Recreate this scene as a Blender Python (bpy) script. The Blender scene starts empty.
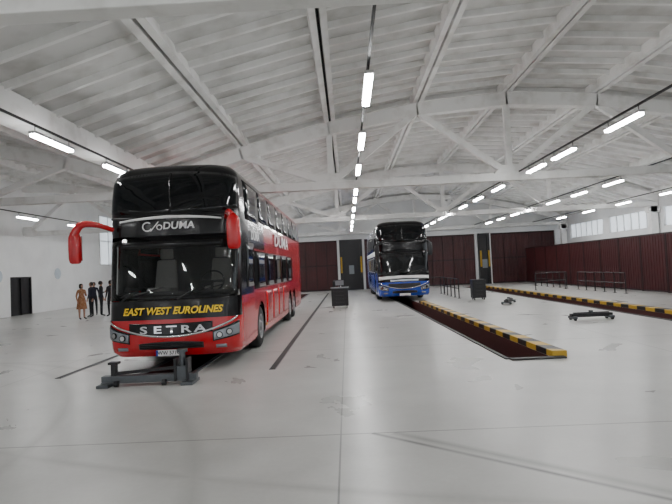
import bpy, bmesh, math, random
from mathutils import Vector, Matrix
random.seed(4)
S = bpy.context.scene
COL = S.collection
F = 520.0
EYE = 1.8

# ------------------------------------------------------------------ materials
def nodes_of(name):
    m = bpy.data.materials.new(name); m.use_nodes = True
    nt = m.node_tree
    return m, nt, nt.nodes["Principled BSDF"]

def mat(name, col, rough=0.5, metal=0.0, col2=None, scale=3.0, lo=0.4, hi=0.7, emit=0.0, coat=0.0, bump=0.0, spec=None, detail=5):
    m, nt, b = nodes_of(name)
    b.inputs["Base Color"].default_value = (*col, 1)
    b.inputs["Roughness"].default_value = rough
    b.inputs["Metallic"].default_value = metal
    if coat: b.inputs["Coat Weight"].default_value = coat
    if spec is not None: b.inputs["Specular IOR Level"].default_value = spec
    if emit:
        b.inputs["Emission Color"].default_value = (*col, 1)
        b.inputs["Emission Strength"].default_value = emit
    if col2 is None:
        col2 = tuple(c*0.88 for c in col); lo, hi = 0.35, 0.75
    tc = nt.nodes.new("ShaderNodeTexCoord")
    n = nt.nodes.new("ShaderNodeTexNoise"); n.inputs["Scale"].default_value = scale; n.inputs["Detail"].default_value = detail
    r = nt.nodes.new("ShaderNodeValToRGB")
    r.color_ramp.elements[0].position = lo; r.color_ramp.elements[1].position = hi
    r.color_ramp.elements[0].color = (*col, 1); r.color_ramp.elements[1].color = (*col2, 1)
    nt.links.new(tc.outputs["Object"], n.inputs["Vector"])
    nt.links.new(n.outputs["Fac"], r.inputs["Fac"])
    nt.links.new(r.outputs["Color"], b.inputs["Base Color"])
    if bump:
        bp = nt.nodes.new("ShaderNodeBump"); bp.inputs["Strength"].default_value = bump; bp.inputs["Distance"].default_value = 0.02
        nt.links.new(n.outputs["Fac"], bp.inputs["Height"]); nt.links.new(bp.outputs["Normal"], b.inputs["Normal"])
    return m

class NT:
    def __init__(s, nt): s.nt = nt
    def m(s, op, a, b=None, c=None):
        n = s.nt.nodes.new("ShaderNodeMath"); n.operation = op
        for i, v in enumerate((a, b, c)):
            if v is None: continue
            if isinstance(v, (int, float)): n.inputs[i].default_value = v
            else: s.nt.links.new(v, n.inputs[i])
        return n.outputs[0]

def floor_material():
    m, nt, b = nodes_of("polished_concrete")
    N = NT(nt)
    tc = nt.nodes.new("ShaderNodeTexCoord")
    sep = nt.nodes.new("ShaderNodeSeparateXYZ"); nt.links.new(tc.outputs["Object"], sep.inputs[0])
    x, y = sep.outputs[0], sep.outputs[1]
    def noise(sc, det=6, dist=0.0):
        n = nt.nodes.new("ShaderNodeTexNoise"); n.inputs["Scale"].default_value = sc; n.inputs["Detail"].default_value = det
        n.inputs["Distortion"].default_value = dist
        nt.links.new(tc.outputs["Object"], n.inputs["Vector"]); return n.outputs["Fac"]
    n1, n2, n3, n4 = noise(0.3, 4), noise(1.6, 5), noise(18, 3), noise(0.8, 8, 0.6)
    def joint(v, off, per, w):
        t = N.m('ADD', N.m('MULTIPLY', N.m('ADD', v, off), 1/per), 0.5)
        d = N.m('MULTIPLY', N.m('ABSOLUTE', N.m('SUBTRACT', N.m('FRACT', t), 0.5)), per)
        return N.m('LESS_THAN', d, w)
    j = N.m('MAXIMUM', joint(x, 0.15, 6, 0.009), joint(y, 0.3, 6, 0.013))
    def track(px, py, dx, dy, w, a, bb):
        l = math.hypot(dx, dy); dx /= l; dy /= l
        rx, ry = N.m('SUBTRACT', x, px), N.m('SUBTRACT', y, py)
        d = N.m('ABSOLUTE', N.m('SUBTRACT', N.m('MULTIPLY', rx, dy), N.m('MULTIPLY', ry, dx)))
        al = N.m('ADD', N.m('MULTIPLY', rx, dx), N.m('MULTIPLY', ry, dy))
        k = N.m('SUBTRACT', 1.0, N.m('DIVIDE', d, w)); k = N.m('MAXIMUM', k, 0)
        k = N.m('MULTIPLY', k, N.m('GREATER_THAN', al, a)); k = N.m('MULTIPLY', k, N.m('LESS_THAN', al, bb))
        return k
    def arc(cx, cy, R, w):
        rx, ry = N.m('SUBTRACT', x, cx), N.m('SUBTRACT', y, cy)
        l = N.m('SQRT', N.m('ADD', N.m('MULTIPLY', rx, rx), N.m('MULTIPLY', ry, ry)))
        k = N.m('SUBTRACT', 1.0, N.m('DIVIDE', N.m('ABSOLUTE', N.m('SUBTRACT', l, R)), w))
        return N.m('MAXIMUM', k, 0)
    t = N.m('MAXIMUM', track(0.19, 5.7, 1.99, -1.7, 0.05, 0, 9), N.m('MULTIPLY', track(0.35, 5.75, 1.99, -1.7, 0.09, 0.1, 9), 0.6))
    t2 = N.m('MAXIMUM', arc(-12, 4, 8.6, 0.12), arc(-1.5, -3.2, 7.0, 0.1))
    t2 = N.m('MAXIMUM', t2, arc(-11.5, 2, 10.4, 0.15))
    t2 = N.m('MAXIMUM', t2, arc(6, 28, 24.5, 0.1))
    t = N.m('ADD', N.m('MULTIPLY', t, N.m('MULTIPLY', n2, 1.7)), N.m('MULTIPLY', t2, N.m('MULTIPLY', n2, 0.45)))
    val = N.m('ADD', 0.47, N.m('MULTIPLY', N.m('SUBTRACT', n1, 0.5), 0.26))
    val = N.m('ADD', val, N.m('MULTIPLY', N.m('SUBTRACT', n2, 0.5), 0.14))
    val = N.m('ADD', val, N.m('MULTIPLY', N.m('SUBTRACT', n4, 0.5), 0.16))
    val = N.m('ADD', val, N.m('MULTIPLY', N.m('SUBTRACT', n3, 0.5), 0.06))
    val = N.m('MULTIPLY', val, N.m('SUBTRACT', 1.0, N.m('MULTIPLY', j, 0.55)))
    val = N.m('MULTIPLY', val, N.m('SUBTRACT', 1.0, N.m('MULTIPLY', t, 0.8)))
    comb = nt.nodes.new("ShaderNodeCombineColor")
    nt.links.new(val, comb.inputs[0]); nt.links.new(N.m('MULTIPLY', val, 0.995), comb.inputs[1]); nt.links.new(N.m('MULTIPLY', val, 0.955), comb.inputs[2])
    nt.links.new(comb.outputs[0], b.inputs["Base Color"])
    nt.links.new(N.m('ADD', 0.2, N.m('MULTIPLY', n4, 0.22)), b.inputs["Roughness"])
    b.inputs["Specular IOR Level"].default_value = 0.5
    return m

def hazard(name, per=1.0, axis=1, skew=0.6):
    m, nt, b = nodes_of(name)
    N = NT(nt)
    tc = nt.nodes.new("ShaderNodeTexCoord")
    sep = nt.nodes.new("ShaderNodeSeparateXYZ"); nt.links.new(tc.outputs["Object"], sep.inputs[0])
    v = N.m('ADD', sep.outputs[axis], N.m('MULTIPLY', sep.outputs[0], skew))
    f = N.m('GREATER_THAN', N.m('FRACT', N.m('MULTIPLY', v, 1/per)), 0.5)
    mx = nt.nodes.new("ShaderNodeMix"); mx.data_type = 'RGBA'
    mx.inputs[6].default_value = (0.55, 0.34, 0.03, 1); mx.inputs[7].default_value = (0.015, 0.015, 0.015, 1)
    nt.links.new(f, mx.inputs[0]); nt.links.new(mx.outputs[2], b.inputs["Base Color"])
    b.inputs["Roughness"].default_value = 0.5
    return m

def clear_glass(name, tint):
    m = bpy.data.materials.new(name); m.use_nodes = True; nt = m.node_tree
    nt.nodes.remove(nt.nodes["Principled BSDF"]); out = nt.nodes["Material Output"]
    t = nt.nodes.new("ShaderNodeBsdfTransparent"); t.inputs[0].default_value = (tint, tint*1.02, tint*1.02, 1)
    gl = nt.nodes.new("ShaderNodeBsdfGlossy"); gl.inputs["Roughness"].default_value = 0.03
    fr = nt.nodes.new("ShaderNodeFresnel"); fr.inputs[0].default_value = 1.4
    mx = nt.nodes.new("ShaderNodeMixShader")
    nt.links.new(fr.outputs[0], mx.inputs[0]); nt.links.new(t.outputs[0], mx.inputs[1]); nt.links.new(gl.outputs[0], mx.inputs[2])
    nt.links.new(mx.outputs[0], out.inputs[0]); return m

M = {}
M['floor'] = floor_material()
M['ceil'] = mat("whitewashed_slabs_shade_tone", (0.66, 0.66, 0.645), 0.85, col2=(0.40, 0.395, 0.37), scale=1.3, lo=0.46, hi=0.78, bump=0.2, detail=9)  # stained whitewash, greyed so the shade between ribs sits in the colour
M['rib'] = mat("whitewashed_ribs_lit_tone", (0.80, 0.80, 0.785), 0.8, col2=(0.58, 0.57, 0.54), scale=1.7, lo=0.46, hi=0.78, detail=7)  # same whitewash, painted paler so the ribs stand out as lit
M['gap'] = mat("slab_gap", (0.03, 0.03, 0.03), 0.9)
M['truss'] = mat("truss_white_paint", (0.82, 0.82, 0.805), 0.7, col2=(0.62, 0.61, 0.58), scale=2.2, lo=0.5, hi=0.8)
M['wall'] = mat("wall_white_paint", (0.82, 0.83, 0.83), 0.7, col2=(0.72, 0.73, 0.73), scale=0.8, lo=0.4, hi=0.8)
M['maroon'] = mat("maroon_sheet", (0.062, 0.010, 0.011), 0.5, col2=(0.04, 0.007, 0.008), scale=0.7)
M['maroon2'] = mat("maroon_frame", (0.02, 0.004, 0.005), 0.5)
M['pit'] = mat("pit_wall_paint", (0.06, 0.012, 0.011), 0.6)
M['pitfloor'] = mat("pit_floor", (0.06, 0.06, 0.06), 0.8)
M['steel'] = mat("galvanised_steel", (0.22, 0.24, 0.26), 0.4, 0.8, scale=12)
M['steeld'] = mat("dark_grey_steel", (0.11, 0.12, 0.13), 0.4, 0.7, scale=12)
M['dark'] = mat("black_powder_coat", (0.010, 0.010, 0.012), 0.45)
M['rail'] = mat("dark_channel", (0.035, 0.035, 0.035), 0.6)
M['yellow'] = mat("safety_yellow", (0.45, 0.27, 0.01), 0.5)
M['haz'] = hazard("hazard_stripes")
M['tube'] = mat("led_diffuser", (1, 1, 1), 0.5, col2=(0.98, 0.99, 1), emit=88)
M['lamph'] = mat("lamp_housing", (0.5, 0.5, 0.5), 0.5)
M['win'] = mat("daylight_glazing", (0.85, 0.93, 1), 0.3, col2=(0.8, 0.9, 1), emit=0.85)
M['frame'] = mat("window_frame", (0.8, 0.8, 0.8), 0.5)
M['glass'] = mat("bus_tinted_glass", (0.003, 0.004, 0.005), 0.04, spec=0.4)
M['glass2'] = mat("bus_windscreen_glass", (0.005, 0.006, 0.007), 0.05, col2=(0.018, 0.02, 0.022), scale=1.6, lo=0.45, hi=0.6, spec=0.5)
M['clear'] = clear_glass("clear_windscreen", 0.84)
M['black'] = mat("gloss_black_paint", (0.003, 0.003, 0.004), 0.15, spec=0.4)
M['red'] = mat("bus_red_paint", (0.50, 0.004, 0.010), 0.25, coat=0.4)
M['blue'] = mat("bus_blue_paint", (0.01, 0.05, 0.38), 0.25, coat=0.4)
M['white'] = mat("white_vinyl", (0.8, 0.8, 0.8), 0.4)
M['ylet'] = mat("yellow_vinyl", (0.95, 0.64, 0.01), 0.4, col2=(0.95, 0.62, 0.01))
M['chrome'] = mat("chrome", (0.7, 0.7, 0.72), 0.15, 1.0)
M['lens'] = mat("headlight_lens", (0.25, 0.27, 0.30), 0.08, 0.3, spec=0.8)
M['tyre'] = mat("tyre_rubber", (0.010, 0.010, 0.010), 0.8)
M['rim'] = mat("rim_alloy", (0.3, 0.31, 0.32), 0.3, 0.8)
M['seat'] = mat("seat_fabric", (0.30, 0.28, 0.27), 0.9)
M['cabin'] = mat("cabin_lining", (0.09, 0.09, 0.095), 0.8)
M['skin'] = mat("skin", (0.40, 0.22, 0.15), 0.6)
M['hair'] = mat("dark_hair", (0.015, 0.01, 0.008), 0.7)
M['suit'] = mat("dark_suit_cloth", (0.012, 0.012, 0.016), 0.9)
M['navy'] = mat("dark_navy_cloth", (0.014, 0.016, 0.032), 0.9)
M['ochre'] = mat("ochre_dress_cloth", (0.26, 0.095, 0.035), 0.9, col2=(0.36, 0.22, 0.12), scale=14)
M['shirt'] = mat("pale_shirt_cloth", (0.4, 0.4, 0.42), 0.9)
M['screen'] = mat("screen_grey", (0.2, 0.22, 0.24), 0.3)
M['paleblue'] = mat("pale_blue_print", (0.55, 0.62, 0.68), 0.6)

# ------------------------------------------------------------------ helpers
def link(o): COL.objects.link(o); return o
def mesh_obj(name, verts, faces, mats, fm=None, smooth=False, parent=None):
    me = bpy.data.meshes.new(name); me.from_pydata([tuple(v) for v in verts], [], faces)
    for m in (mats if isinstance(mats, (list, tuple)) else [mats]): me.materials.append(m)
    if fm: me.polygons.foreach_set("material_index", fm)
    if smooth:
        me.polygons.foreach_set("use_smooth", [True]*len(me.polygons)); me.set_sharp_from_angle(angle=math.radians(35))
    me.update()
    o = link(bpy.data.objects.new(name, me))
    if parent: o.parent = parent
    return o

class G:
    """geometry accumulator"""
    def __init__(s): s.v = []; s.f = []; s.m = []
    def hexa(s, pts, mi=0):
        n = len(s.v); s.v += [Vector(p) for p in pts]
        for q in ((0,3,2,1),(4,5,6,7),(0,1,5,4),(1,2,6,5),(2,3,7,6),(3,0,4,7)):
            s.f.append(tuple(n+i for i in q)); s.m.append(mi)
    def box(s, x0, x1, y0, y1, z0, z1, mi=0):
        s.hexa([(x0,y0,z0),(x1,y0,z0),(x1,y1,z0),(x0,y1,z0),(x0,y0,z1),(x1,y0,z1),(x1,y1,z1),(x0,y1,z1)], mi)
    def beam(s, p, q, w, h, mi=0, up=(0,0,1)):
        p, q = Vector(p), Vector(q); d = (q-p).normalized()
        sd = d.cross(Vector(up))
        if sd.length < 1e-4: sd = Vector((1,0,0))
        sd.normalize(); u = sd.cross(d).normalized()
        a, b = sd*w/2, u*h/2
        s.hexa([p-a-b, p+a-b, q+a-b, q-a-b, p-a+b, p+a+b, q+a+b, q-a+b], mi)
    def cyl(s, p, q, r, n=12, mi=0, r2=None):
        p, q = Vector(p), Vector(q); d = (q-p).normalized()
        a = d.orthogonal().normalized(); b = d.cross(a); r2 = r if r2 is None else r2
        k = len(s.v)
        for i in range(n):
            t = 2*math.pi*i/n; s.v.append(p+(a*math.cos(t)+b*math.sin(t))*r)
        for i in range(n):
            t = 2*math.pi*i/n; s.v.append(q+(a*math.cos(t)+b*math.sin(t))*r2)
        for i in range(n):
            j = (i+1) % n; s.f.append((k+i, k+j, k+n+j, k+n+i)); s.m.append(mi)
        s.f.append(tuple(k+i for i in reversed(range(n)))); s.m.append(mi)
        s.f.append(tuple(k+n+i for i in range(n))); s.m.append(mi)
    def path(s, pts, radii, n=10, mi=0, sq=1.0):
        k = len(s.v); pts = [Vector(p) for p in pts]; L = len(pts)
        ref = None
        for i, p in enumerate(pts):
            d = (pts[min(i+1, L-1)]-pts[max(i-1, 0)]).normalized()
            a = d.orthogonal().normalized() if ref is None else (ref-d*ref.dot(d)).normalized()
            ref = a; b = d.cross(a)
            for j in range(n):
                t = 2*math.pi*j/n; s.v.append(p+(a*math.cos(t)+b*math.sin(t)*sq)*radii[i])
        for i in range(L-1):
            for j in range(n):
                j2 = (j+1) % n
                s.f.append((k+i*n+j, k+i*n+j2, k+(i+1)*n+j2, k+(i+1)*n+j)); s.m.append(mi)
        s.f.append(tuple(k+i for i in reversed(range(n)))); s.m.append(mi)
        s.f.append(tuple(k+(L-1)*n+i for i in range(n))); s.m.append(mi)
    def lathe(s, prof, axis='x', n=24, c=(0,0,0), mi=0):
        k = len(s.v); c = Vector(c)
        for (ax, r) in prof:
            for j in range(n):
                t = 2*math.pi*j/n
                if axis == 'x': p = Vector((ax, r*math.cos(t), r*math.sin(t)))
                elif axis == 'y': p = Vector((r*math.cos(t), ax, r*math.sin(t)))
                else: p = Vector((r*math.cos(t), r*math.sin(t), ax))
                s.v.append(c+p)
        for i in range(len(prof)-1):
            for j in range(n):
                j2 = (j+1) % n
                s.f.append((k+i*n+j, k+i*n+j2, k+(i+1)*n+j2, k+(i+1)*n+j)); s.m.append(mi)
    def obj(s, name, mats, parent=None, smooth=False, bevel=0):
        o = mesh_obj(name, s.v, s.f, mats, s.m, smooth, parent)
        if bevel:
            b = o.modifiers.new("bevel", 'BEVEL'); b.width = bevel; b.segments = 2; b.limit_method = 'ANGLE'
        return o

def tag(o, label, cat, group=None):
    o["label"] = label; o["category"] = cat
    if group: o["group"] = group
    return o
def struct(o): o["kind"] = "structure"; return o
def empty(name, loc=(0,0,0)):
    e = bpy.data.objects.new(name, None); e.location = loc; e.empty_display_size = 0.3; return link(e)
def text_mesh(body, size, shear=0, offset=0.0, space=1.0):
    cu = bpy.data.curves.new("t", 'FONT'); cu.body = body; cu.size = size; cu.shear = shear; cu.offset = offset
    cu.space_character = space; cu.align_x = 'CENTER'; cu.align_y = 'CENTER'; cu.resolution_u = 4
    o = link(bpy.data.objects.new("t", cu)); bpy.context.view_layer.update()
    dg = bpy.context.evaluated_depsgraph_get(); me = bpy.data.meshes.new_from_object(o.evaluated_get(dg))
    bpy.data.objects.remove(o); return me

# ------------------------------------------------------------------ camera
cam = bpy.data.cameras.new("camera"); co = link(bpy.data.objects.new("camera", cam)); S.camera = co
cam.sensor_width = 36; cam.lens = F/672*36; cam.clip_start = 0.05; cam.clip_end = 300
r = math.radians(2.7)
a = Vector((11, -16, -F)).normalized()
b = Vector((-math.sin(r), math.cos(r), 0)); b = (b-a*b.dot(a)).normalized()
xx = a.cross(b)
Mw = Matrix((xx, a, b)).transposed()
co.matrix_world = Matrix.Translation((0, 0, EYE)) @ Mw.transposed().to_4x4()

# ------------------------------------------------------------------ room
Y0, YB = -13.0, 42.6
XL, XR = -18.5, 17.6
SK = 0.024
def p2(x, d): return x-SK*(d-9.6)
pits = [(-3.85, -2.95, 0), (2.88, 3.66, 1), (8.6, 9.45, 0)]
PY0, PY1 = 9.6, 39.0
vs, fs = [], []
def quad(q):
    n = len(vs); vs.extend(q); fs.append((n, n+1, n+2, n+3))
quad([(XL-.3, Y0-6, 0), (XR+.3, Y0-6, 0), (XR+.3, PY0, 0), (XL-.3, PY0, 0)])
quad([(XL-.3, PY1, 0), (XR+.3, PY1, 0), (XR+.3, YB+.3, 0), (XL-.3, YB+.3, 0)])
edges = [(XL-.3, 0)]
for l, rr, k in pits: edges += [(l, k), (rr, k)]
edges += [(XR+.3, 0)]
def ex(e, d): return p2(e[0], d) if e[1] else e[0]
for i in range(0, len(edges), 2):
    A, B = edges[i], edges[i+1]
    quad([(ex(A, PY0), PY0, 0), (ex(B, PY0), PY0, 0), (ex(B, PY1), PY1, 0), (ex(A, PY1), PY1, 0)])
struct(mesh_obj("floor", vs, fs, M['floor']))

right = [(-6.4, 5.4), (-3.4, 6.35), (-.4, 7.05), (2.6, 7.55), (5.6, 7.75), (8.6, 7.55), (11.6, 7.05), (14.6, 6.35), (17.6, 5.4)]
left = [(-18.4, 7.75), (-15.4, 7.55), (-12.4, 7.05), (-9.4, 6.35), (-6.4, 5.4)]
g = G()
for prof in (left, right):
    for (x0, z0), (x1, z1) in zip(prof, prof[1:]):
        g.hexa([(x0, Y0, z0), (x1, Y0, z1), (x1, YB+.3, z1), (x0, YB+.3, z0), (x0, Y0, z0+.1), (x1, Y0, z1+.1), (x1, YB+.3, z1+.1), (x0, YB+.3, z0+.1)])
        d = Vector((x1-x0, 0, z1-z0)); L = d.length; d /= L; n = Vector((d.z, 0, -d.x))
        if n.z > 0: n = -n
        P0 = Vector((x0, 0, z0)); 
        for off in (0.12, L-0.12):
            c = P0+d*off+n*0.15
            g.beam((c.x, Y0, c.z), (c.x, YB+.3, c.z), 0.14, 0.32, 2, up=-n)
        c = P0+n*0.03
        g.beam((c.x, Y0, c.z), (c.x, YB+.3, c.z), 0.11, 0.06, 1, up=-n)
        y = 5.12-12+.1-6
        while y < YB:
            p = P0+d*0.1+n*0.07; q = P0+d*(L-.1)+n*0.07
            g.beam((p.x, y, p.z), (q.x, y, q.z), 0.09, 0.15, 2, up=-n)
            y += 0.85
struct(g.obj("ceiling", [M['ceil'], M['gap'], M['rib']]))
g = G(); g.box(-6.7, -6.1, Y0, YB, 4.95, 5.4)
struct(g.obj("trim_1", M['truss']))

def wall_poly_z(x):
    for prof in (left, right):
        for (x0, z0), (x1, z1) in zip(prof, prof[1:]):
            if x0 <= x <= x1: return z0+(z1-z0)*(x-x0)/(x1-x0)
    return 7.75
DH = 4.1
def gable(name, yb, spans, h):
    g = G()
    xs = sorted(set([p[0] for p in left+right]+[XL]))
    for x0, x1 in zip(xs, xs[1:]):
        za, zb = wall_poly_z(x0), wall_poly_z(x1)
        g.hexa([(x0, yb, h), (x1, yb, h), (x1, yb+.3, h), (x0, yb+.3, h), (x0, yb, za), (x1, yb, zb), (x1, yb+.3, zb), (x0, yb+.3, za)])
    px = XL
    for a0, b0 in spans+[(XR, XR)]:
        if a0 > px: g.box(px, a0, yb, yb+.3, 0, h)
        px = b0
    struct(g.obj(name, M['wall']))
doorspan = [(-17.5, -13.2), (-11.9, -7.4), (-5.1, -0.75), (1.5, 5.75), (6.1, 10.5), (11.8, 17.0)]
gable("wall_back", YB, doorspan, DH)
gable("wall_front", Y0-.3, [(-16, -9), (-4.5, 3.5), (6, 14)], 4.3)  # unseen end behind the camera, added to darken glass reflections; openings admit daylight
for i, (a0, b0) in enumerate(doorspan):
    g = G()
    n = 5; w = (b0-a0)/n
    for k in range(n):
        x0 = a0+k*w+.03; x1 = a0+(k+1)*w-.03
        g.box(x0, x1, YB+.08, YB+.16, 0.02, DH-.02, 0)
        m = 4
        for j in range(m):
            c = x0+(x1-x0)*(j+.5)/m
            g.box(c-.03, c+.03, YB+.05, YB+.08, .1, DH-.1, 0)
        for z in (0.02, 2.0, DH-.14): g.box(x0, x1, YB+.05, YB+.09, z, z+.1, 1)
    g.box(a0, b0, YB+.17, YB+.2, 0, DH, 1)
    struct(g.obj("door_%d" % (i+1), [M['maroon'], M['maroon2']]))

g = G()
g.box(XL-.3, XL, Y0, 28.2, 0, 7.8)
g.box(XL-.3, XL, 30.1, YB+.3, 0, 7.8)
g.box(XL-.3, XL, 28.2, 30.1, 2.15, 7.8)
struct(g.obj("wall_left", M['wall']))
g = G()
g.box(XL-.12, XL-.06, 28.2, 30.1, 0, 2.15); g.box(XL-.06, XL+.02, 28.2, 28.3, 0, 2.15, 0); g.box(XL-.06, XL+.02, 30.0, 30.1, 0, 2.15, 0); g.box(XL-.06, XL+.02, 29.12, 29.18, 0, 2.1, 0)
g.box(XL-.06, XL+.02, 28.2, 30.1, 2.07, 2.15, 0)
struct(g.obj("door_7", M['dark']))
g = G(); g.box(XL, XL+.03, 38.6, 41.4, 2.9, 6.6, 0)
for yy in (38.6, 40.0, 41.4): g.box(XL, XL+.08, yy-.04, yy+.04, 2.9, 6.6, 1)
for zz in (2.9, 4.7, 6.6): g.box(XL, XL+.08, 38.6, 41.4, zz-.04, zz+.04, 1)
struct(g.obj("window_1", [M['win'], M['frame']]))
g = G(); g.box(XR, XR+.3, Y0, YB+.3, 0, 3.3); g.box(XR, XR+.3, Y0, YB+.3, 4.4, 5.5)
ws = [Y0+6*i for i in range(10) if Y0+6*i < YB]
for yy in ws: g.box(XR, XR+.3, yy, min(yy+.9, YB+.3), 3.3, 4.4)
struct(g.obj("wall_right", M['wall']))
wi = 2
for yy in ws:
    y1 = min(yy+6, YB+.3)
    if yy+1.2 < YB:
        g = G(); g.box(XR+.12, XR+.16, yy+.9, y1, 3.3, 4.4, 0)
        k = yy+.9
        while k <= y1+.01:
            g.box(XR+.04, XR+.14, k-.03, k+.03, 3.3, 4.4, 1); k += 0.85
        g.box(XR+.04, XR+.14, yy+.9, y1, 3.3, 3.36, 1); g.box(XR+.04, XR+.14, yy+.9, y1, 4.34, 4.4, 1)
        struct(g.obj("window_%d" % wi, [M['win'], M['frame']])); wi += 1

def column(x, y, top, w=0.4, lab="white concrete column"):
    root = empty("concrete_column", (x, y, 0))
    g = G(); g.box(-w/2, w/2, -w/2, w/2, 0, top); g.box(-w/2-.12, w/2+.12, -w/2, w/2, top-.35, top)
    g.obj("shaft", M['truss'], root, bevel=0.015)
    tag(root, lab, "column", "concrete columns")
for y in (17.5, 29.5, 41.6):
    column(-6.4, y, 4.47, lab="white concrete column under the roof valley")
    column(17.28, y, 4.47, lab="white concrete column against the side wall")

for x0, x1 in ((-.55, 1.3), (10.7, 11.6)):
    root = empty("gate_pier", ((x0+x1)/2, YB-.35, 0)); w = (x1-x0)/2
    g = G(); g.box(-w, w, 0, .33, 0, 4.1); g.obj("pier_body", M['dark'], root)
    for sx in (-w+.12, w-.12):
        g = G(); g.box(sx-.09, sx+.09, -.12, 0, 0, 3.9); g.obj("guard_post", M['dark'], root)
        g = G(); g.box(sx-.07, sx+.07, -.16, -.12, 1.4, 2.7); g.obj("yellow_guard", M['yellow'], root)
    g = G(); g.box(-.2, .2, -.06, 0, 1.3, 2.0); g.obj("control_panel", M['steel'], root)
    tag(root, "black gate pier with yellow guards between maroon gates", "gate post", "gate piers")

# ------------------------------------------------------------------ trusses
def chord_z(x): return wall_poly_z(x)
TY = (5.12, 17.5, 29.5, 41.6)
for ti, y in enumerate(TY):
    for prof, webs, ends in ((right, [(-.4, -3.4), (-.4, -.4), (-.4, 2.6), (5.6, 2.6), (5.6, 5.6), (5.6, 8.6), (11.6, 8.6), (11.6, 11.6), (11.6, 14.6)], (-6.4, 17.58)),
                             (left, [(-12.4, -9.4), (-12.4, -12.4), (-12.4, -15.4), (-18.2, -15.4)], (-18.45, -6.4))):
        root = empty("roof_truss", ((ends[0]+ends[1])/2, y, 4.6)); ox = root.location
        T = lambda x, z: (x-ox.x, 0, z-ox.z)
        g = G(); g.beam(T(ends[0], 4.6), T(ends[1], 4.6), 0.26, 0.26); g.obj("tie_beam", M['truss'], root, bevel=.015)
        g = G()
        for (x0, z0), (x1, z1) in zip(prof, prof[1:]):
            g.beam(T(x0-.02, z0-.52), T(x1+.02, z1-.52), 0.3, 0.42)
        g.obj("top_chord", M['truss'], root)
        for xa, xb in webs:
            g = G(); g.beam(T(xa, 4.68), T(xb, chord_z(xb)-.6), 0.2, 0.17, up=(0, 1, 0)); g.obj("web_member", M['truss'], root)
        for nx in sorted(set(w[0] for w in webs)):
            g = G(); c = T(nx, 4.72); g.hexa([(c[0]-.55, -.1, c[2]-.05), (c[0]+.55, -.1, c[2]-.05), (c[0]+.55, .1, c[2]-.05), (c[0]-.55, .1, c[2]-.05),
                                          (c[0]-.25, -.1, c[2]+.28), (c[0]+.25, -.1, c[2]+.28), (c[0]+.25, .1, c[2]+.28), (c[0]-.25, .1, c[2]+.28)])
            g.obj("node_gusset", M['truss'], root)
        tag(root, "white painted concrete arch truss carrying the roof slabs", "roof truss", "roof trusses")

# ------------------------------------------------------------------ lamps
g = G(); g.box(-.065, .065, -.7, .7, 0, .05); lh = g.obj("tube_lamp", M['lamph'])
g = G(); g.box(-.055, .055, -.67, .67, -.05, 0); lt = g.obj("diffuser", M['tube'], lh)
lws = []
for q in (-.6, .6):
    g = G(); g.cyl((0, q, .05), (0, q, .16), .008, 6); lws.append(g.obj("suspension_wire", M['dark'], lh))
rows = [(-13.6, 22.0, 4.0, 5), (-5.75, 10.2, 2.9, 11), (.45, 8.1, 3.3, 10), (5.9, 10.9, 3.0, 10), (10.3, 20.0, 2.9, 7), (14.9, 24.0, 4.0, 4),
        (-12, -11, 5, 4), (-5.75, -10, 4.5, 4), (.45, -11.5, 4.5, 4), (5.9, -10, 4.5, 4), (12, -11, 5, 4)]  # unseen rows behind the camera, added to light the coach fronts
first = True
for X, d0, st, n in rows:
    for k in range(n):
        d = d0+k*st
        if any(abs(d-t) < .95 for t in TY): d += 1.0 if d >= 17.5 else -1.0
        if d > 41: continue
        if first: o = lh; first = False
        else:
            o = lh.copy(); COL.objects.link(o)
            for c in [lt]+lws:
                q = c.copy(); COL.objects.link(q); q.parent = o
        o.location = (X, d, 4.58)
        tag(o, "white LED tube lamp hanging lengthwise under the roof, lit", "lamp", "hanging tube lamps")
    if d0 < 0: y0, y1 = Y0, 5.12
    else: y0, y1 = (5.12 if X > -13 else 17.5), 41.5
    g = G(); g.box(-.02, .02, 0, y1-y0, 0, .04); c = g.obj("lamp_rail", M['dark']); c.location = (X, y0, 4.74)
    tag(c, "thin dark cable rail strung between the trusses", "cable rail", "lamp cable rails")

# ------------------------------------------------------------------ pits
def pit_box(i, l, rr, k):
    root = empty("inspection_pit", ((l+rr)/2, PY0, 0)); o = root.location
    def P(x, d, z): return ((p2(x, d) if k else x)-o.x, d-o.y, z)
    v = [P(l, PY0, 0), P(rr, PY0, 0), P(rr, PY1, 0), P(l, PY1, 0), P(l, PY0, -1.4), P(rr, PY0, -1.4), P(rr, PY1, -1.4), P(l, PY1, -1.4)]
    m = mesh_obj("pit_lining", v, [(0, 1, 5, 4), (1, 2, 6, 5), (2, 3, 7, 6), (3, 0, 4, 7), (4, 5, 6, 7)], [M['pit'], M['pitfloor']], [0, 0, 0, 0, 1], parent=root)
    def strip(x0, x1, d0, d1, z0, z1, name, mt):
        g = G(); g.hexa([P(x0, d0, z0), P(x1, d0, z0), P(x1, d1, z0), P(x0, d1, z0), P(x0, d0, z1), P(x1, d0, z1), P(x1, d1, z1), P(x0, d1, z1)])
        return g.obj(name, mt, root, bevel=.01 if z1 > .05 else 0)
    if i > 0:
        e = PY1-1 if i == 2 else 24.6
        strip(rr, rr+.27, PY0, e, 0, .12, "pit_curb", M['haz'])["label"] = "yellow and black striped curb"
        strip(l-.07, l, PY0, PY1, 0, .02, "steel_edge", M['rail'])
        strip(l, rr+.2, PY0-.14, PY0, 0, .03, "steel_edge", M['rail'])
    else:
        strip(l-.1, l, PY0, PY1, 0, .02, "steel_edge", M['steel']); strip(rr, rr+.1, PY0, PY1, 0, .02, "steel_edge", M['steel'])
    tag(root, ["long inspection pit beneath the red coach", "maroon-lined inspection pit with striped curb before the blue coach", "empty inspection pit with striped curb near the maroon partition"][i], "inspection pit")
    root["kind"] = "structure"
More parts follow.
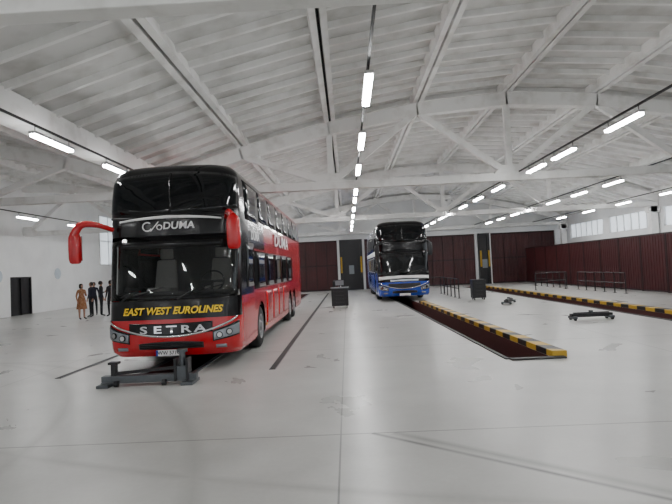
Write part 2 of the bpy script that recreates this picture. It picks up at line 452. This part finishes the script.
for i, (l, rr, k) in enumerate(pits): pit_box(i, l, rr, k)
for x in (-5.45, -1.46):
    g = G(); g.box(-.05, .05, 0, 29, 0, .006); g.box(-.06, -.05, 0, 29, 0, .01, 1); g.box(.05, .06, 0, 29, 0, .01, 1)
    c = g.obj("floor_channel", [M['rail'], M['steel']]); c.location = (x, 9.6, 0); tag(c, "narrow dark channel let into the concrete floor", "floor channel", "floor channels")

# ------------------------------------------------------------------ partition panels
for k in range(13):
    y0 = 42.3-2.05*(k+1)
    root = empty("partition_panel", (14.5, y0+1, 0))
    g = G(); g.box(-.03, .03, -.98, .98, .08, 2.7)
    for j in range(9):
        c = -.88+j*.22; g.box(-.055, -.03, c-.04, c+.04, .1, 2.66)
    g.obj("corrugated_sheet", M['maroon'], root)
    g = G(); g.box(-.06, .06, -1.02, -.97, 0, 2.75); g.box(-.06, .06, .97, 1.02, 0, 2.75); g.box(-.06, .06, -.97, .97, 2.68, 2.75); g.box(-.06, .06, -.97, .97, .02, .09)
    g.obj("steel_frame", M['maroon2'], root)
    tag(root, "maroon corrugated sheet partition panel in a dark frame", "partition panel", "maroon partition panels")

# ------------------------------------------------------------------ bus
def interp(tab, z):
    if z <= tab[0][0]: return tab[0][1]
    for (a0, b0), (a1, b1) in zip(tab, tab[1:]):
        if z <= a1: return b0+(b1-b0)*(z-a0)/(a1-a0)
    return tab[-1][1]
HW = [(.27, 1.23), (.36, 1.28), (1.0, 1.30), (2.6, 1.30), (3.4, 1.29), (3.7, 1.27), (3.83, 1.24), (3.93, 1.18), (4.01, 1.08), (4.06, .92), (4.08, .75)]
FY = [(.27, .16), (.36, .06), (.45, .02), (.6, 0), (.98, .02), (1.35, .06), (2.0, .13), (2.6, .2), (2.95, .2), (3.3, .24), (3.7, .31), (3.83, .36), (3.93, .43), (4.01, .53), (4.06, .68), (4.08, .85)]
R = 0.36
_cache = {}
def outline(z, L):
    key = (round(z, 4), L)
    if key in _cache: return _cache[key]
    hw, f = interp(HW, z), interp(FY, z)
    pts = []
    for i in range(9):
        x = (hw-R)*i/8; pts.append((x, f+.12*(x/hw)**2))
    y0 = f+.12*((hw-R)/hw)**2
    for i in range(1, 9):
        t = math.pi/2*i/8; pts.append((hw-R+R*math.sin(t), y0+R*(1-math.cos(t))))
    for y in (1.5, 1.8, 2.05, 2.7, 3.5, 4.5, 5.5, 6.5, 7.5, 8.5, 9.5, 10.5, 11.5, 12.5):
        if y < L-.3: pts.append((hw, y))
    for i in range(0, 5):
        t = math.pi/2*i/4; pts.append((hw-.2+.2*math.cos(t), L-.2+.2*math.sin(t)))
    pts.append((0, L))
    cum = [0]
    for p, q in zip(pts, pts[1:]): cum.append(cum[-1]+math.hypot(q[0]-p[0], q[1]-p[1]))
    _cache[key] = (pts, cum); return _cache[key]
def surf(a, z, off, L):
    pts, cum = outline(z, L); s = 1 if a >= 0 else -1; a = abs(a)
    for i in range(len(pts)-1):
        if a <= cum[i+1] or i == len(pts)-2:
            t = (a-cum[i])/(cum[i+1]-cum[i]); p, q = pts[i], pts[i+1]
            x = p[0]+(q[0]-p[0])*t; y = p[1]+(q[1]-p[1])*t
            def nrm(j):
                pp, qq = pts[max(j-1, 0)], pts[min(j+1, len(pts)-1)]
                if j == 0: return Vector((0, -1))
                d = Vector((qq[0]-pp[0], qq[1]-pp[1])).normalized(); return Vector((d.y, -d.x))
            n = (nrm(i)*(1-t)+nrm(i+1)*t).normalized()
            return Vector((s*(x+n.x*off), y+n.y*off, z))

def wheel(root, x, y, s):
    w = empty("wheel", (x, y, .5)); w.parent = root
    g = G(); W = .15
    g.lathe([(-W, .29), (-W, .44), (-W+.03, .485), (-W+.06, .5), (W-.06, .5), (W-.03, .485), (W, .44), (W, .29)], n=32); g.obj("tyre", M['tyre'], w, True)
    g = G(); o = s
    g.lathe([(o*(W-.01), .30), (o*(W+.005), .29), (o*(W-.02), .26), (o*(W-.10), .24), (o*(W-.11), .17), (o*(W-.03), .15), (o*(W-.01), .12), (o*(W+.03), .09), (o*(W+.035), 0.001)], n=32)
    for i in range(10):
        t = 2*math.pi*i/10; c = (0, .195*math.cos(t), .195*math.sin(t)); g.cyl((o*(W-.11), c[1], c[2]), (o*(W-.06), c[1], c[2]), .016, 6)
    g.obj("rim", M['rim'], w, True)

def make_bus(cx, fy, L, pal):
    root = empty("coach", (cx, fy, 0))
    main = pal['main']; 
    red = pal['name'] == 'red'
    zs = [.27, .36, .45, .6, .75, .98, 1.35, 1.6, 2.0, 2.35, 2.6, 2.8, 2.95, 3.1, 3.3, 3.5, 3.7, 3.83, 3.93, 4.01, 4.06, 4.08]
    verts, faces, fm = [], [], []
    n = None
    for z in zs:
        pts, _ = outline(z, L); ring = [(x, y) for x, y in pts]+[(-x, y) for x, y in reversed(pts[1:-1])]
        n = len(ring); verts += [Vector((x, y, z)) for x, y in ring]
    for i in range(len(zs)-1):
        for j in range(n):
            j2 = (j+1) % n; q = (i*n+j, i*n+j2, (i+1)*n+j2, (i+1)*n+j)
            c = sum((verts[k] for k in q), Vector())/4
            blk = (c.y < .85 and c.z > .98) or (c.y < 1.9 and c.z > 1.35) or (c.y < 3.4 and c.z > 2.3) or (c.z > 3.83 and c.y < 6)
            faces.append(q); fm.append(1 if blk else 0)
    faces.append(tuple(reversed(range(n)))); fm.append(1)
    faces.append(tuple((len(zs)-1)*n+j for j in range(n))); fm.append(1)
    body = mesh_obj("body", verts, faces, [main, M['black']], fm, parent=root)
    bm = bmesh.new(); bm.from_mesh(body.data); bmesh.ops.recalc_face_normals(bm, faces=bm.faces); bm.to_mesh(body.data); bm.free()
    axles = [2.75, L-4.6, L-3.2]
    g = G()
    for y in axles: g.cyl((-1.6, y, .5), (1.6, y, .5), .6, 32, 1)
    cut = g.obj("cut", [main, M['black']])
    md = body.modifiers.new("b", 'BOOLEAN'); md.operation = 'DIFFERENCE'; md.object = cut; md.solver = 'EXACT'
    cut.parent = root
    bpy.context.view_layer.update()
    me = bpy.data.meshes.new_from_object(body.evaluated_get(bpy.context.evaluated_depsgraph_get()))
    body.modifiers.clear(); body.data = me; bpy.data.objects.remove(cut)
    if red:   # open the body behind the lower windscreen so the cab shows
        bm = bmesh.new(); bm.from_mesh(me)
        kill = [f for f in bm.faces if f.calc_center_median().y < .62 and 1.35 < f.calc_center_median().z < 2.6 and abs(f.calc_center_median().x) < 1.22]
        bmesh.ops.delete(bm, geom=kill, context='FACES'); bm.to_mesh(me); bm.free()
    me.polygons.foreach_set("use_smooth", [True]*len(me.polygons)); me.set_sharp_from_angle(angle=math.radians(30))
    for y in axles:
        for s in (1, -1): wheel(root, s*1.12, y, s)
    g = G(); g.box(-.9, .9, 1.9, L-1, .42, .5); g.obj("chassis", M['black'], root)

    def patch(name, a0, a1, lo, hi, mt, off=.012, na=40, nz=8, th=.02):
        v, f = [], []
        for i in range(na+1):
            aa = a0+(a1-a0)*i/na
            l = lo(aa) if callable(lo) else lo; h = hi(aa) if callable(hi) else hi
            for j in range(nz+1): v.append(surf(aa, l+(h-l)*j/nz, off, L))
        for i in range(na):
            for j in range(nz):
                k = i*(nz+1)+j; f.append((k, k+nz+1, k+nz+2, k+1))
        o = mesh_obj(name, v, f, mt, None, True, root)
        sm = o.modifiers.new("s", 'SOLIDIFY'); sm.thickness = th; sm.offset = -1
        return o
    def side(name, s, y0, y1, z0, z1, mt, off=.012, slant0=0, slant1=0):
        v, f = [], []; nz = 6; ny = 4
        for i in range(ny+1):
            for j in range(nz+1):
                t = j/nz; z = z0+(z1-z0)*t
                y = (y0+slant0*t)+((y1+slant1*t)-(y0+slant0*t))*i/ny
                v.append((s*(interp(HW, z)+off), y, z))
        for i in range(ny):
            for j in range(nz):
                k = i*(nz+1)+j; q = (k, k+nz+1, k+nz+2, k+1)
                f.append(q if s > 0 else tuple(reversed(q)))
        o = mesh_obj(name, v, f, mt, None, True, root)
        sm = o.modifiers.new("s", 'SOLIDIFY'); sm.thickness = .02; sm.offset = -1
        return o
    def ftext(name, body_, size, cx_, cz, mt, shear=0, offset=0, space=1, stretch=1, off=.03, par=None):
        me = text_mesh(body_, size, shear, offset, space)
        for v in me.vertices: v.co = surf(v.co.x*stretch+cx_, v.co.y+cz, off, L)
        me.materials.clear(); me.materials.append(mt)
        o = link(bpy.data.objects.new(name, me)); o.parent = par or root; return o
    def stext(name, body_, size, s, cy, cz, mt, shear=0, offset=0, stretch=1, off=.03):
        me = text_mesh(body_, size, shear, offset)
        for v in me.vertices:
            z = v.co.y+cz; v.co = Vector((s*(interp(HW, z)+off), cy+s*v.co.x*stretch, z))
        me.materials.clear(); me.materials.append(mt)
        o = link(bpy.data.objects.new(name, me)); o.parent = root; return o

    patch("upper_windscreen", -1.36, 1.36, lambda a: 3.0+.05*abs(a)**2, lambda a: 3.88-.07*abs(a)**2, M['glass'])
    patch("lower_windscreen", -1.36, 1.36, lambda a: 1.34+.02*a*a, lambda a: 2.60-.06*abs(a)**2, M['clear'] if red else M['glass2'])
    patch("sun_blind", -1.0, 1.0, 2.36, 2.5, M['black'], off=.02, nz=2)
    patch("deck_trim", -1.3, 1.3, lambda a: 2.93+.03*(a/1.2)**2, lambda a: 2.96+.03*(a/1.2)**2, M['dark'], off=.02, nz=2)
    patch("centre_pillar", -.018, .018, 3.05, 3.85, M['black'], off=.02, na=2)
    if red:
        g = G(); g.box(-1.24, 1.24, .35, 3.2, 1.0, 1.06); g.obj("cab_floor", M['cabin'], root)
        g = G(); g.box(-1.26, 1.26, 3.2, 3.25, 1.0, 2.75); g.obj("cab_partition", M['cabin'], root)
        g = G(); g.box(-1.26, 1.26, .45, 3.2, 2.68, 2.73); g.obj("cab_ceiling", M['cabin'], root)
        g = G(); g.hexa([(-1.1, .28, 1.06), (1.1, .28, 1.06), (1.1, .85, 1.06), (-1.1, .85, 1.06), (-1.1, .30, 1.42), (1.1, .30, 1.42), (1.1, .75, 1.50), (-1.1, .75, 1.50)]); g.obj("dashboard", M['dark'], root, bevel=.02)
        for sx, sy in ((.62, 1.4), (-.55, 1.2)):
            st = empty("cab_seat", (sx, sy, 1.16)); st.parent = root
            g = G(); g.box(-.26, .26, -.25, .25, .25, .4); g.obj("seat_cushion", M['seat'], st, bevel=.04)
            g = G(); g.hexa([(-.25, .2, .35), (.25, .2, .35), (.25, .34, .35), (-.25, .34, .35), (-.21, .3, 1.0), (.21, .3, 1.0), (.21, .4, 1.0), (-.21, .4, 1.0)]); g.obj("seat_back", M['seat'], st, bevel=.04)
            g = G(); g.box(-.14, .14, .3, .4, 1.02, 1.24); g.obj("headrest", M['seat'], st, bevel=.03)
            g = G(); g.cyl((0, 0, -.1), (0, 0, .26), .1, 14); g.obj("seat_base", M['dark'], st, True)
        g = G(); n_ = 28; rr_ = .24
        pts_ = [(.62+rr_*math.cos(2*math.pi*i/n_), .85+rr_*.45*math.sin(2*math.pi*i/n_), 1.66+rr_*.89*math.sin(2*math.pi*i/n_)) for i in range(n_+1)]
        g.path(pts_, [.018]*(n_+1), 8); g.beam((.40, .85, 1.66), (.84, .85, 1.66), .03, .05); g.cyl((.62, .72, 1.4), (.62, .85, 1.66), .03, 8); g.obj("steering_wheel", M['dark'], root, True)
    for s in (1, -1):
        side("upper_window_band", s, 1.1, L-.4, pal['uz']-.03, 3.78, M['black'], off=.008)
        side("lower_window_band", s, 1.9, L-3.6, 1.42, 2.30, M['black'], off=.008)
        side("driver_window" if s > 0 else "door_window", s, 1.02, 1.95, 1.5, 2.45, M['glass'], slant0=.1)
        w = (L-2.6)/7
        for k in range(7):
            y0 = 1.15+k*w
            z0 = 2.95 if k < 1 else pal['uz']
            side("upper_side_window", s, y0+.02, y0+w-.02, z0, 3.74, M['glass'], off=.016)
        for k in range(5):
            y0 = 2.2+k*1.55
            side("lower_side_window", s, y0+.02, y0+1.53, 1.45, 2.27, M['glass'], off=.016)
        for k in range(5):
            y0 = 3.55+k*1.15
            if y0+1.1 < L-5.3: side("luggage_flap", s, y0+.015, y0+1.13, .5, 1.3, main, off=.008)
        side("side_marker_lamp", s, 3.5, 3.6, .44, .49, M['yellow'], off=.02)
    side("passenger_door", -1, 1.06, 1.98, .45, 1.45, main, off=.008)

    patch("front_band", -.80, .80, lambda a: .67+.05*(a/.8)**2, lambda a: .90+.02*(a/.8)**2, M['black'] if red else M['dark'], off=.014)
    sm = lambda a: .64+.30*(abs(a)/1.25)**2.2
    patch("chrome_trim", -1.28, 1.28, lambda a: sm(a), lambda a: sm(a)+.035, M['chrome'], off=.026, nz=2, na=60)
    patch("lower_grille", -.62, .62, lambda a: .42, lambda a: .56-.03*(a/.6)**2, M['dark'], off=.014)
    for k in range(3): patch("grille_bar", -.6, .6, .445+k*.035, .455+k*.035, M['black'], off=.026, nz=1)
    for s in (1, -1):
        a0, a1 = (.80, 1.34) if s > 0 else (-1.34, -.80)
        t = lambda a: (abs(a)-.80)/.54
        patch("headlight_surround", a0, a1, lambda a: .53+.10*t(a), lambda a: .73+.17*t(a), M['black'], off=.018)
        patch("headlight", a0+.02, a1-.02, lambda a: .555+.10*t(a), lambda a: .70+.16*t(a), M['lens'], off=.03)
        for k, aa in enumerate((.93, 1.10)):
            c = surf(s*aa, .65+.05*k, .03, L); nn = (surf(s*aa, .65+.05*k, .06, L)-c).normalized()
            g = G(); g.cyl(c, c+nn*.02, .062, 20, 0); g.cyl(c+nn*.018, c+nn*.026, .045, 20, 1); g.obj("projector_lens", [M['black'], M['chrome']], root, True)
        patch("fog_lamp", s*.95-.1, s*.95+.1, .40, .46, M['lens'], off=.02, na=6, nz=2)
    g = G(); c = surf(0, .36, .03, L); c.y -= .05; g.box(-.27, .27, c.y-.02, c.y+.02, .30, .41); g.obj("number_plate", M['white'], root)
    if red:
        me = text_mesh("WW 571GF", .095, 0, .002)
        for v in me.vertices: v.co = Vector((v.co.x, c.y-.023, v.co.y+.355))
        me.materials.clear(); me.materials.append(M['dark']); o = link(bpy.data.objects.new("plate_lettering", me)); o.parent = root
        g = G(); g.box(-.27, -.235, c.y-.024, c.y-.021, .30, .41); g.obj("plate_band", M['blue'], root)
        for k, ch_ in enumerate("SETRA"):
            ftext("maker_letter", ch_, .19, .03+(k-2)*.27, .785, M['chrome'], 0, .004, 1, 1.75)
        ftext("operator_lettering", "EAST WEST EUROLINES", .185, .03, 1.14, M['ylet'], .25, .006, 1.0, 0.98)
        ftext("logo_lettering", "DUMA", .19, .17, 2.78, M['white'], .12, .005, 1.05, 1.08)
        def arcp(cx_, cz, rr, t0, t1, w):
            v, f = [], []; n_ = 28
            for i in range(n_+1):
                t = math.radians(t0+(t1-t0)*i/n_)
                for q in (rr-w, rr): v.append(surf(cx_+q*math.cos(t)*1.1, cz+q*math.sin(t), .03, L))
            for i in range(n_): f.append((2*i, 2*i+1, 2*i+3, 2*i+2))
            return mesh_obj("logo_ring", v, f, M['white'], parent=root)
        arcp(-.44, 2.78, .095, 50, 330, .024); arcp(-.20, 2.76, .055, 0, 360, .02)
        v = [surf(-.385, 2.69, .031, L), surf(-.36, 2.69, .031, L), surf(-.205, 2.87, .031, L), surf(-.23, 2.87, .031, L)]
        mesh_obj("logo_slash", v, [(0, 1, 2, 3)], M['white'], parent=root)
        patch("white_crescent", -1.0, 1.0, lambda a: 2.93-.05*a*a, lambda a: 2.965-.055*a*a+.02*(1-a*a), M['white'], off=.03, nz=2)
        for s in (1, -1):
            stext("side_lettering", "DUMA", .52, s, 7.0, 2.70, M['white'], .12, .012, 2.3)
            stext("side_lettering", "DUMA", .28, s, 2.1, 2.62, M['white'], .12, .006, 1.3)
    else:
        patch("pale_band", -1.3, 1.3, lambda a: 1.16-.04*a*a, lambda a: 1.30-.02*a*a, M['white'], off=.02, nz=3)
        patch("pale_band", -.7, .7, lambda a: 1.02, lambda a: 1.1, M['paleblue'], off=.02, nz=3)
        for s in (1, -1): side("pale_side_panel", s, 2.0, L-.4, 2.35, 2.6, M['white'])
    for s, x0 in ((1, -.95), (1, .15)):
        g = G(); p = surf(x0, 1.36, .05, L); q = surf(x0+.35, 1.55, .06, L); g.path([p, q], [.014, .01], 6); wp = g.obj("wiper", M['dark'], root)
        w1 = surf(x0+.1, 1.42, .045, L); w2 = surf(x0+.85, 1.60, .045, L)
        g = G(); g.path([w1, (w1+w2)/2, w2], [.01, .012, .01], 6); g.obj("wiper_blade", M['dark'], wp)
    mm = pal['mirror']
    def mirror(s, pts, rad, hc, hs):
        mr = empty("mirror", pts[0]); mr.parent = root; o = Vector(pts[0])
        P = [Vector(p)-o for p in pts]; sm_, rd = [], []
        N_ = 16
        for i in range(N_+1):
            t = i/N_*(len(P)-1); k = min(int(t), len(P)-2); u = t-k
            p0, p1, p2_, p3 = P[max(k-1, 0)], P[k], P[k+1], P[min(k+2, len(P)-1)]
            sm_.append(.5*((2*p1)+(-p0+p2_)*u+(2*p0-5*p1+4*p2_-p3)*u*u+(-p0+3*p1-3*p2_+p3)*u**3))
            rd.append(rad[k]*(1-u)+rad[k+1]*u)
        g = G(); g.path(sm_, rd, 12); g.obj("mirror_arm", mm, mr, True)
        hc = Vector(hc)-o; hx, hy, hz = hs
        g = G()
        prof = [(-1, .55), (-.92, .82), (-.7, .97), (0, 1), (.7, .95), (.92, .75), (1, .5)]
        k0 = len(g.v); n_ = 20
        for zz, sc in prof:
            for j in range(n_):
                t = 2*math.pi*j/n_; c_, s_ = math.cos(t), math.sin(t)
                g.v.append(hc+Vector((hx*sc*abs(c_)**.6*(1 if c_ > 0 else -1), hy*sc*abs(s_)**.6*(1 if s_ > 0 else -1), hz*zz)))
        for i in range(len(prof)-1):
            for j in range(n_):
                j2 = (j+1) % n_; g.f.append((k0+i*n_+j, k0+i*n_+j2, k0+(i+1)*n_+j2, k0+(i+1)*n_+j)); g.m.append(0)
        g.f.append(tuple(k0+j for j in reversed(range(n_)))); g.m.append(0); g.f.append(tuple(k0+(len(prof)-1)*n_+j for j in range(n_))); g.m.append(0)
        g.obj("mirror_head", mm, mr, True)
        g = G(); g.box(hc.x-hx*.8, hc.x+hx*.8, hc.y+hy*.93, hc.y+hy*1.05, hc.z-hz*.8, hc.z+hz*.8); g.obj("mirror_glass", M['chrome'], mr)
    if red:
        mirror(-1, [(-1.15, .25, 2.76), (-1.32, -.02, 2.84), (-1.54, -.2, 2.84), (-1.67, -.24, 2.64)], [.045, .055, .07, .08], (-1.66, -.22, 2.40), (.11, .09, .29))
    else:
        mirror(-1, [(-1.1, .25, 2.92), (-1.20, .0, 2.98), (-1.30, -.12, 2.88)], [.05, .06, .07], (-1.31, -.12, 2.58), (.11, .09, .30))
    mirror(1, [(1.1, .25, 2.92), (1.20, .0, 2.98), (1.30, -.12, 2.88)], [.05, .06, .07], (1.31, -.12, 2.58), (.13, .09, .32))
    return root

b1 = make_bus(-3.41, 9.85, 13.7, dict(main=M['red'], mirror=M['red'], name='red', uz=3.05))
tag(b1, "red and black double-deck coach standing over an inspection pit", "bus")
b2 = make_bus(2.83, 26.0, 12.8, dict(main=M['blue'], mirror=M['dark'], name='blue', uz=2.8))
tag(b2, "blue and black double-deck coach parked over an inspection pit", "bus")

# ------------------------------------------------------------------ floor equipment
root = empty("pit_jack", (-3.42, 8.75, 0))
SD = M['steeld']
g = G(); g.box(-.78, .82, -.07, .07, .05, .17); g.box(-.78, .82, -.1, .1, .05, .07); g.obj("base_beam", SD, root, bevel=.008)
for x in (-.7, .7):
    g = G(); g.box(x-.1, x+.1, -.22, .22, 0, .05); g.obj("foot_plate", SD, root, bevel=.008)
g = G(); g.box(.50, .66, -.08, .08, .1, .30); g.cyl((.58, 0, .3), (.58, 0, .52), .05, 16); g.cyl((.58, 0, .52), (.58, 0, .57), .09, 16); g.obj("hydraulic_ram", SD, root, True)
for q in (.46, .66):
    g = G(); g.box(q, q+.04, -.1, .1, .05, .42); g.obj("ram_bracket", M['dark'], root)
g = G(); g.box(-.62, -.54, -.05, .05, .15, .38); g.box(-.66, -.5, -.07, .07, .36, .40); g.obj("support_post", M['dark'], root)
g = G(); g.beam((-.58, 0, .2), (.5, 0, .27), .05, .05); g.obj("cross_tube", M['dark'], root)
for x in (-.5, .3):
    g = G(); g.lathe([(-.03, .001), (-.03, .05), (.03, .05), (.03, .001)], c=(x, -.12, .05), n=16); g.obj("roller", M['dark'], root, True)
tag(root, "dark grey steel pit jack frame before the red coach", "pit jack")

def floor_beam(x, y, rot, label):
    root = empty("axle_support", (x, y, 0)); root.rotation_euler[2] = rot
    g = G(); g.box(-.58, .58, -.09, .09, .09, .19); g.box(-.5, .5, -.05, .05, .19, .22); g.obj("cross_beam", M['dark'], root, bevel=.01)
    for sx in (-.52, .52):
        g = G(); g.box(sx-.06, sx+.06, -.2, .2, .05, .12); g.obj("end_plate", M['steeld'], root, bevel=.008)
        for sy in (-.16, .16):
            g = G(); g.lathe([(-.025, .001), (-.025, .05), (.025, .05), (.025, .001)], c=(sx, sy, .05), n=16); g.obj("roller", M['dark'], root, True)
    g = G(); g.cyl((0, 0, .2), (0, 0, .27), .06, 16); g.obj("saddle", M['steeld'], root, True)
    tag(root, label, "axle support")
floor_beam(6.92, 15.1, 0.0, "black wheeled axle support beam lying on the floor")
floor_beam(6.7, 22.0, 1.1, "small black wheeled axle support turned aslant on the floor")

def cabinet(x, y, w, d, h, label, scr):
    root = empty("tool_cabinet", (x, y, 0))
    g = G(); g.box(-w/2, w/2, -d/2, d/2, .1, h); g.obj("cabinet_body", M['dark'], root, bevel=.015)
    for k in range(4):
        z = .16+k*(h-.25)/4
        g = G(); g.box(-w/2+.04, w/2-.04, -d/2-.015, -d/2, z, z+(h-.25)/4-.03); dr = g.obj("drawer", M['dark'], root, bevel=.004)
        g = G(); g.box(-w/4, w/4, -d/2-.04, -d/2-.015, z+.08, z+.1); g.obj("handle", M['rail'], dr)
    for sx in (-1, 1):
        for sy in (-1, 1):
            g = G(); g.lathe([(-.02, .001), (-.02, .05), (.02, .05), (.02, .001)], c=(sx*(w/2-.08), sy*(d/2-.07), .05), n=14); g.obj("castor", M['tyre'], root, True)
    if scr:
        g = G(); g.box(-w/2-.03, w/2+.03, -d/2-.02, d/2, h, h+.04); g.obj("worktop", M['screen'], root)
        g = G(); g.box(-.22, .22, 0, .04, h+.1, h+.38, 0); g.box(-.19, .19, -.004, 0, h+.13, h+.35, 1); g.box(-.03, .03, .0, .05, h+.04, h+.12, 0); g.obj("monitor", [M['dark'], M['screen']], root)
    tag(root, label, "tool cabinet")
cabinet(-.38, 23.8, .76, .5, .9, "black wheeled workshop cabinet with a monitor", True)
cabinet(6.2, 25.0, .62, .5, .97, "black upright workshop cabinet beside the pit railings", False)

def railing(x, y, length, rot, label):
    root = empty("guard_railing", (x, y, 0)); root.rotation_euler[2] = rot
    for z in (.5, .98):
        g = G(); g.cyl((0, 0, z), (0, length, z), .022, 8); g.obj("rail_bar", M['dark'], root)
    n = max(2, int(length/1.0)+1)
    for k in range(n):
        g = G(); yy = length*k/(n-1); g.cyl((0, yy, 0), (0, yy, 1.0), .028, 8); g.box(-.07, .07, yy-.07, yy+.07, 0, .015); g.obj("rail_post", M['dark'], root)
    tag(root, label, "railing", "black guard railings")
railing(5.6, 26.5, 5, 0, "black tubular guard railing beside the pit")
railing(4.7, 32.0, 1.2, -math.pi/2, "black tubular guard railing across the pit end")
railing(12.9, 24.5, 5, 0, "black tubular guard railing before the maroon partition")
railing(12.9, 31.0, 5, 0, "black tubular guard railing before the maroon partition")
railing(10.9, 30.5, 1.7, -math.pi/2, "black tubular guard railing before the maroon partition")
railing(-.9, 32, 5, 0, "black tubular guard railing beside the blue coach")

for yy, zz in ((27.2, 2.2), (32.9, 2.3)):
    g = G(); g.cyl((0, 0, 0), (.02, 0, 0), .35, 28); 
    c = g.obj("round_wall_print", M['paleblue']); c.location = (XL+.001, yy, zz-.0); tag(c, "pale round print fixed to the white wall", "wall print", "round wall prints")

# ------------------------------------------------------------------ people
def person(x, y, rot, sc, top, low, label, dress=False, arms=0):
    v, e, rad = [], [], []
    def add(p, rr, par=None):
        v.append(p); rad.append(rr if isinstance(rr, tuple) else (rr, rr))
        if par is not None: e.append((par, len(v)-1))
        return len(v)-1
    pel = add((0, 0, .95), (.15, .105)); wa = add((0, 0, 1.1), (.12, .085), pel); ch = add((0, 0, 1.3), (.15, .105), wa)
    nb = add((0, 0.01, 1.43), (.075, .065), ch); nk = add((0, 0, 1.49), .048, nb); hd = add((0, -.012, 1.575), (.072, .088), nk); ht = add((0, 0, 1.67), (.066, .078), hd)
    roots = [pel]
    for s in (1, -1):
        hp = add((s*.095, 0, .88), .088, pel); kn = add((s*.11, -.015*s, .5), .058, hp); an = add((s*.115, .01, .09), .038, kn); add((s*.13, -.15, .035), .034, an)
        sh = add((s*.165, 0, 1.385), .058, ch); el = add((s*.235, .03, 1.12), .042, sh)
        if arms and s > 0: wr = (s*.14, -.2, 1.15); pm = (s*.09, -.24, 1.2); fd = Vector((-.35*s, -.2, .9))
        else: wr = (s*.235, -.05, .89); pm = (s*.235, -.07, .82); fd = Vector((0, -.15, -1))
        w_ = add(wr, .027, el); p_ = add(pm, (.034, .02), w_)
        for k in range(5):
            off = Vector(((0), (k-1.5)*.018, 0)) if k < 4 else Vector((-s*.01, -.035, .03))
            ln = (.07, .08, .075, .06)[k] if k < 4 else .045
            b0 = Vector(pm)+off; d = fd.normalized() if k < 4 else (fd.normalized()+Vector((0, -.7, 0))).normalized()
            f0 = add(tuple(b0), .009); roots.append(f0); f1 = add(tuple(b0+d*ln*.6), .009, f0); add(tuple(b0+d*ln+Vector((-s*.012, -.004, 0))), .007, f1)
    ns = add((0, -.085, 1.585), .016); roots.append(ns); add((0, -.108, 1.572), .012, ns)
    me = bpy.data.meshes.new("person"); me.from_pydata(v, e, []); o = link(bpy.data.objects.new("person", me))
    md = o.modifiers.new("skin", 'SKIN'); md.use_smooth_shade = True
    for i, rr in enumerate(rad): me.skin_vertices[0].data[i].radius = rr
    for i in roots: me.skin_vertices[0].data[i].use_root = True
    sb = o.modifiers.new("sub", 'SUBSURF'); sb.levels = 2; sb.render_levels = 2
    bpy.context.view_layer.update()
    nm = bpy.data.meshes.new_from_object(o.evaluated_get(bpy.context.evaluated_depsgraph_get())); o.modifiers.clear(); o.data = nm
    nm.materials.clear()
    for m_ in (M['skin'], top, low, M['dark']): nm.materials.append(m_)
    for p in nm.polygons:
        c = p.center; z = c.z
        if z < .1: k = 3
        elif z > 1.455: k = 0
        elif (arms and c.x > 0 and c.y < -.17): k = 0
        elif abs(c.x) > .19 and z < .9: k = 0
        elif z > 1.0 or (abs(c.x) > .19 and z > .85): k = 1
        else: k = 0 if (dress and z < .6) else 2
        p.material_index = k; p.use_smooth = True
    g = G(); n_ = 16; prof = [(1.70, .02), (1.69, .055), (1.655, .085), (1.60, .094), (1.54, .09), (1.47 if dress else 1.52, .075)]
    g.lathe(prof, 'z', n_, c=(0, .022, 0)); hr = g.obj("hair", M['hair'], o, True)
    for q in (-1, 1):
        g = G(); g.lathe([(-.008, .001), (-.004, .008), (.004, .008), (.008, .001)], 'y', 8, c=(q*.03, -.088, 1.6)); g.obj("eye", M['dark'], o, True)
        g = G(); g.lathe([(-.008, .001), (-.006, .022), (.006, .022), (.008, .001)], 'x', 10, c=(q*.078, .0, 1.585)); g.obj("ear", M['skin'], o, True)
    g = G(); g.box(-.02, .02, -.096, -.086, 1.535, 1.542); g.obj("mouth", M['pit'], o)
    if dress:
        g = G(); g.lathe([(1.12, .135), (1.0, .165), (.9, .19), (.7, .22), (.5, .25)], 'z', 20); sk = g.obj("skirt", low, o, True)
        sk.scale = (1, .8, 1)
    o.location = (x, y, 0); o.rotation_euler[2] = rot; o.scale = (sc,)*3
    tag(o, label, "person", "visitors")
    return o
person(-12.25, 23.7, 1.0, .97, M['ochre'], M['ochre'], "person in an ochre patterned dress standing with arm raised", True, 1)
person(-12.45, 25.0, -.6, 1.0, M['navy'], M['suit'], "person in dark navy clothes standing in the group")
person(-12.1, 25.3, 2.2, 1.02, M['suit'], M['suit'], "person in a dark suit standing in the group", False, 1)
person(-11.45, 24.9, -2.0, 1.03, M['suit'], M['suit'], "person in a dark suit beside the red coach")
person(-12.95, 26.3, .3, .99, M['navy'], M['suit'], "person in dark clothes facing the group")

# ------------------------------------------------------------------ world
w = bpy.data.worlds.new("world"); S.world = w; w.use_nodes = True
bg = w.node_tree.nodes["Background"]; bg.inputs[0].default_value = (0.92, 0.96, 1.0, 1); bg.inputs[1].default_value = 1.6
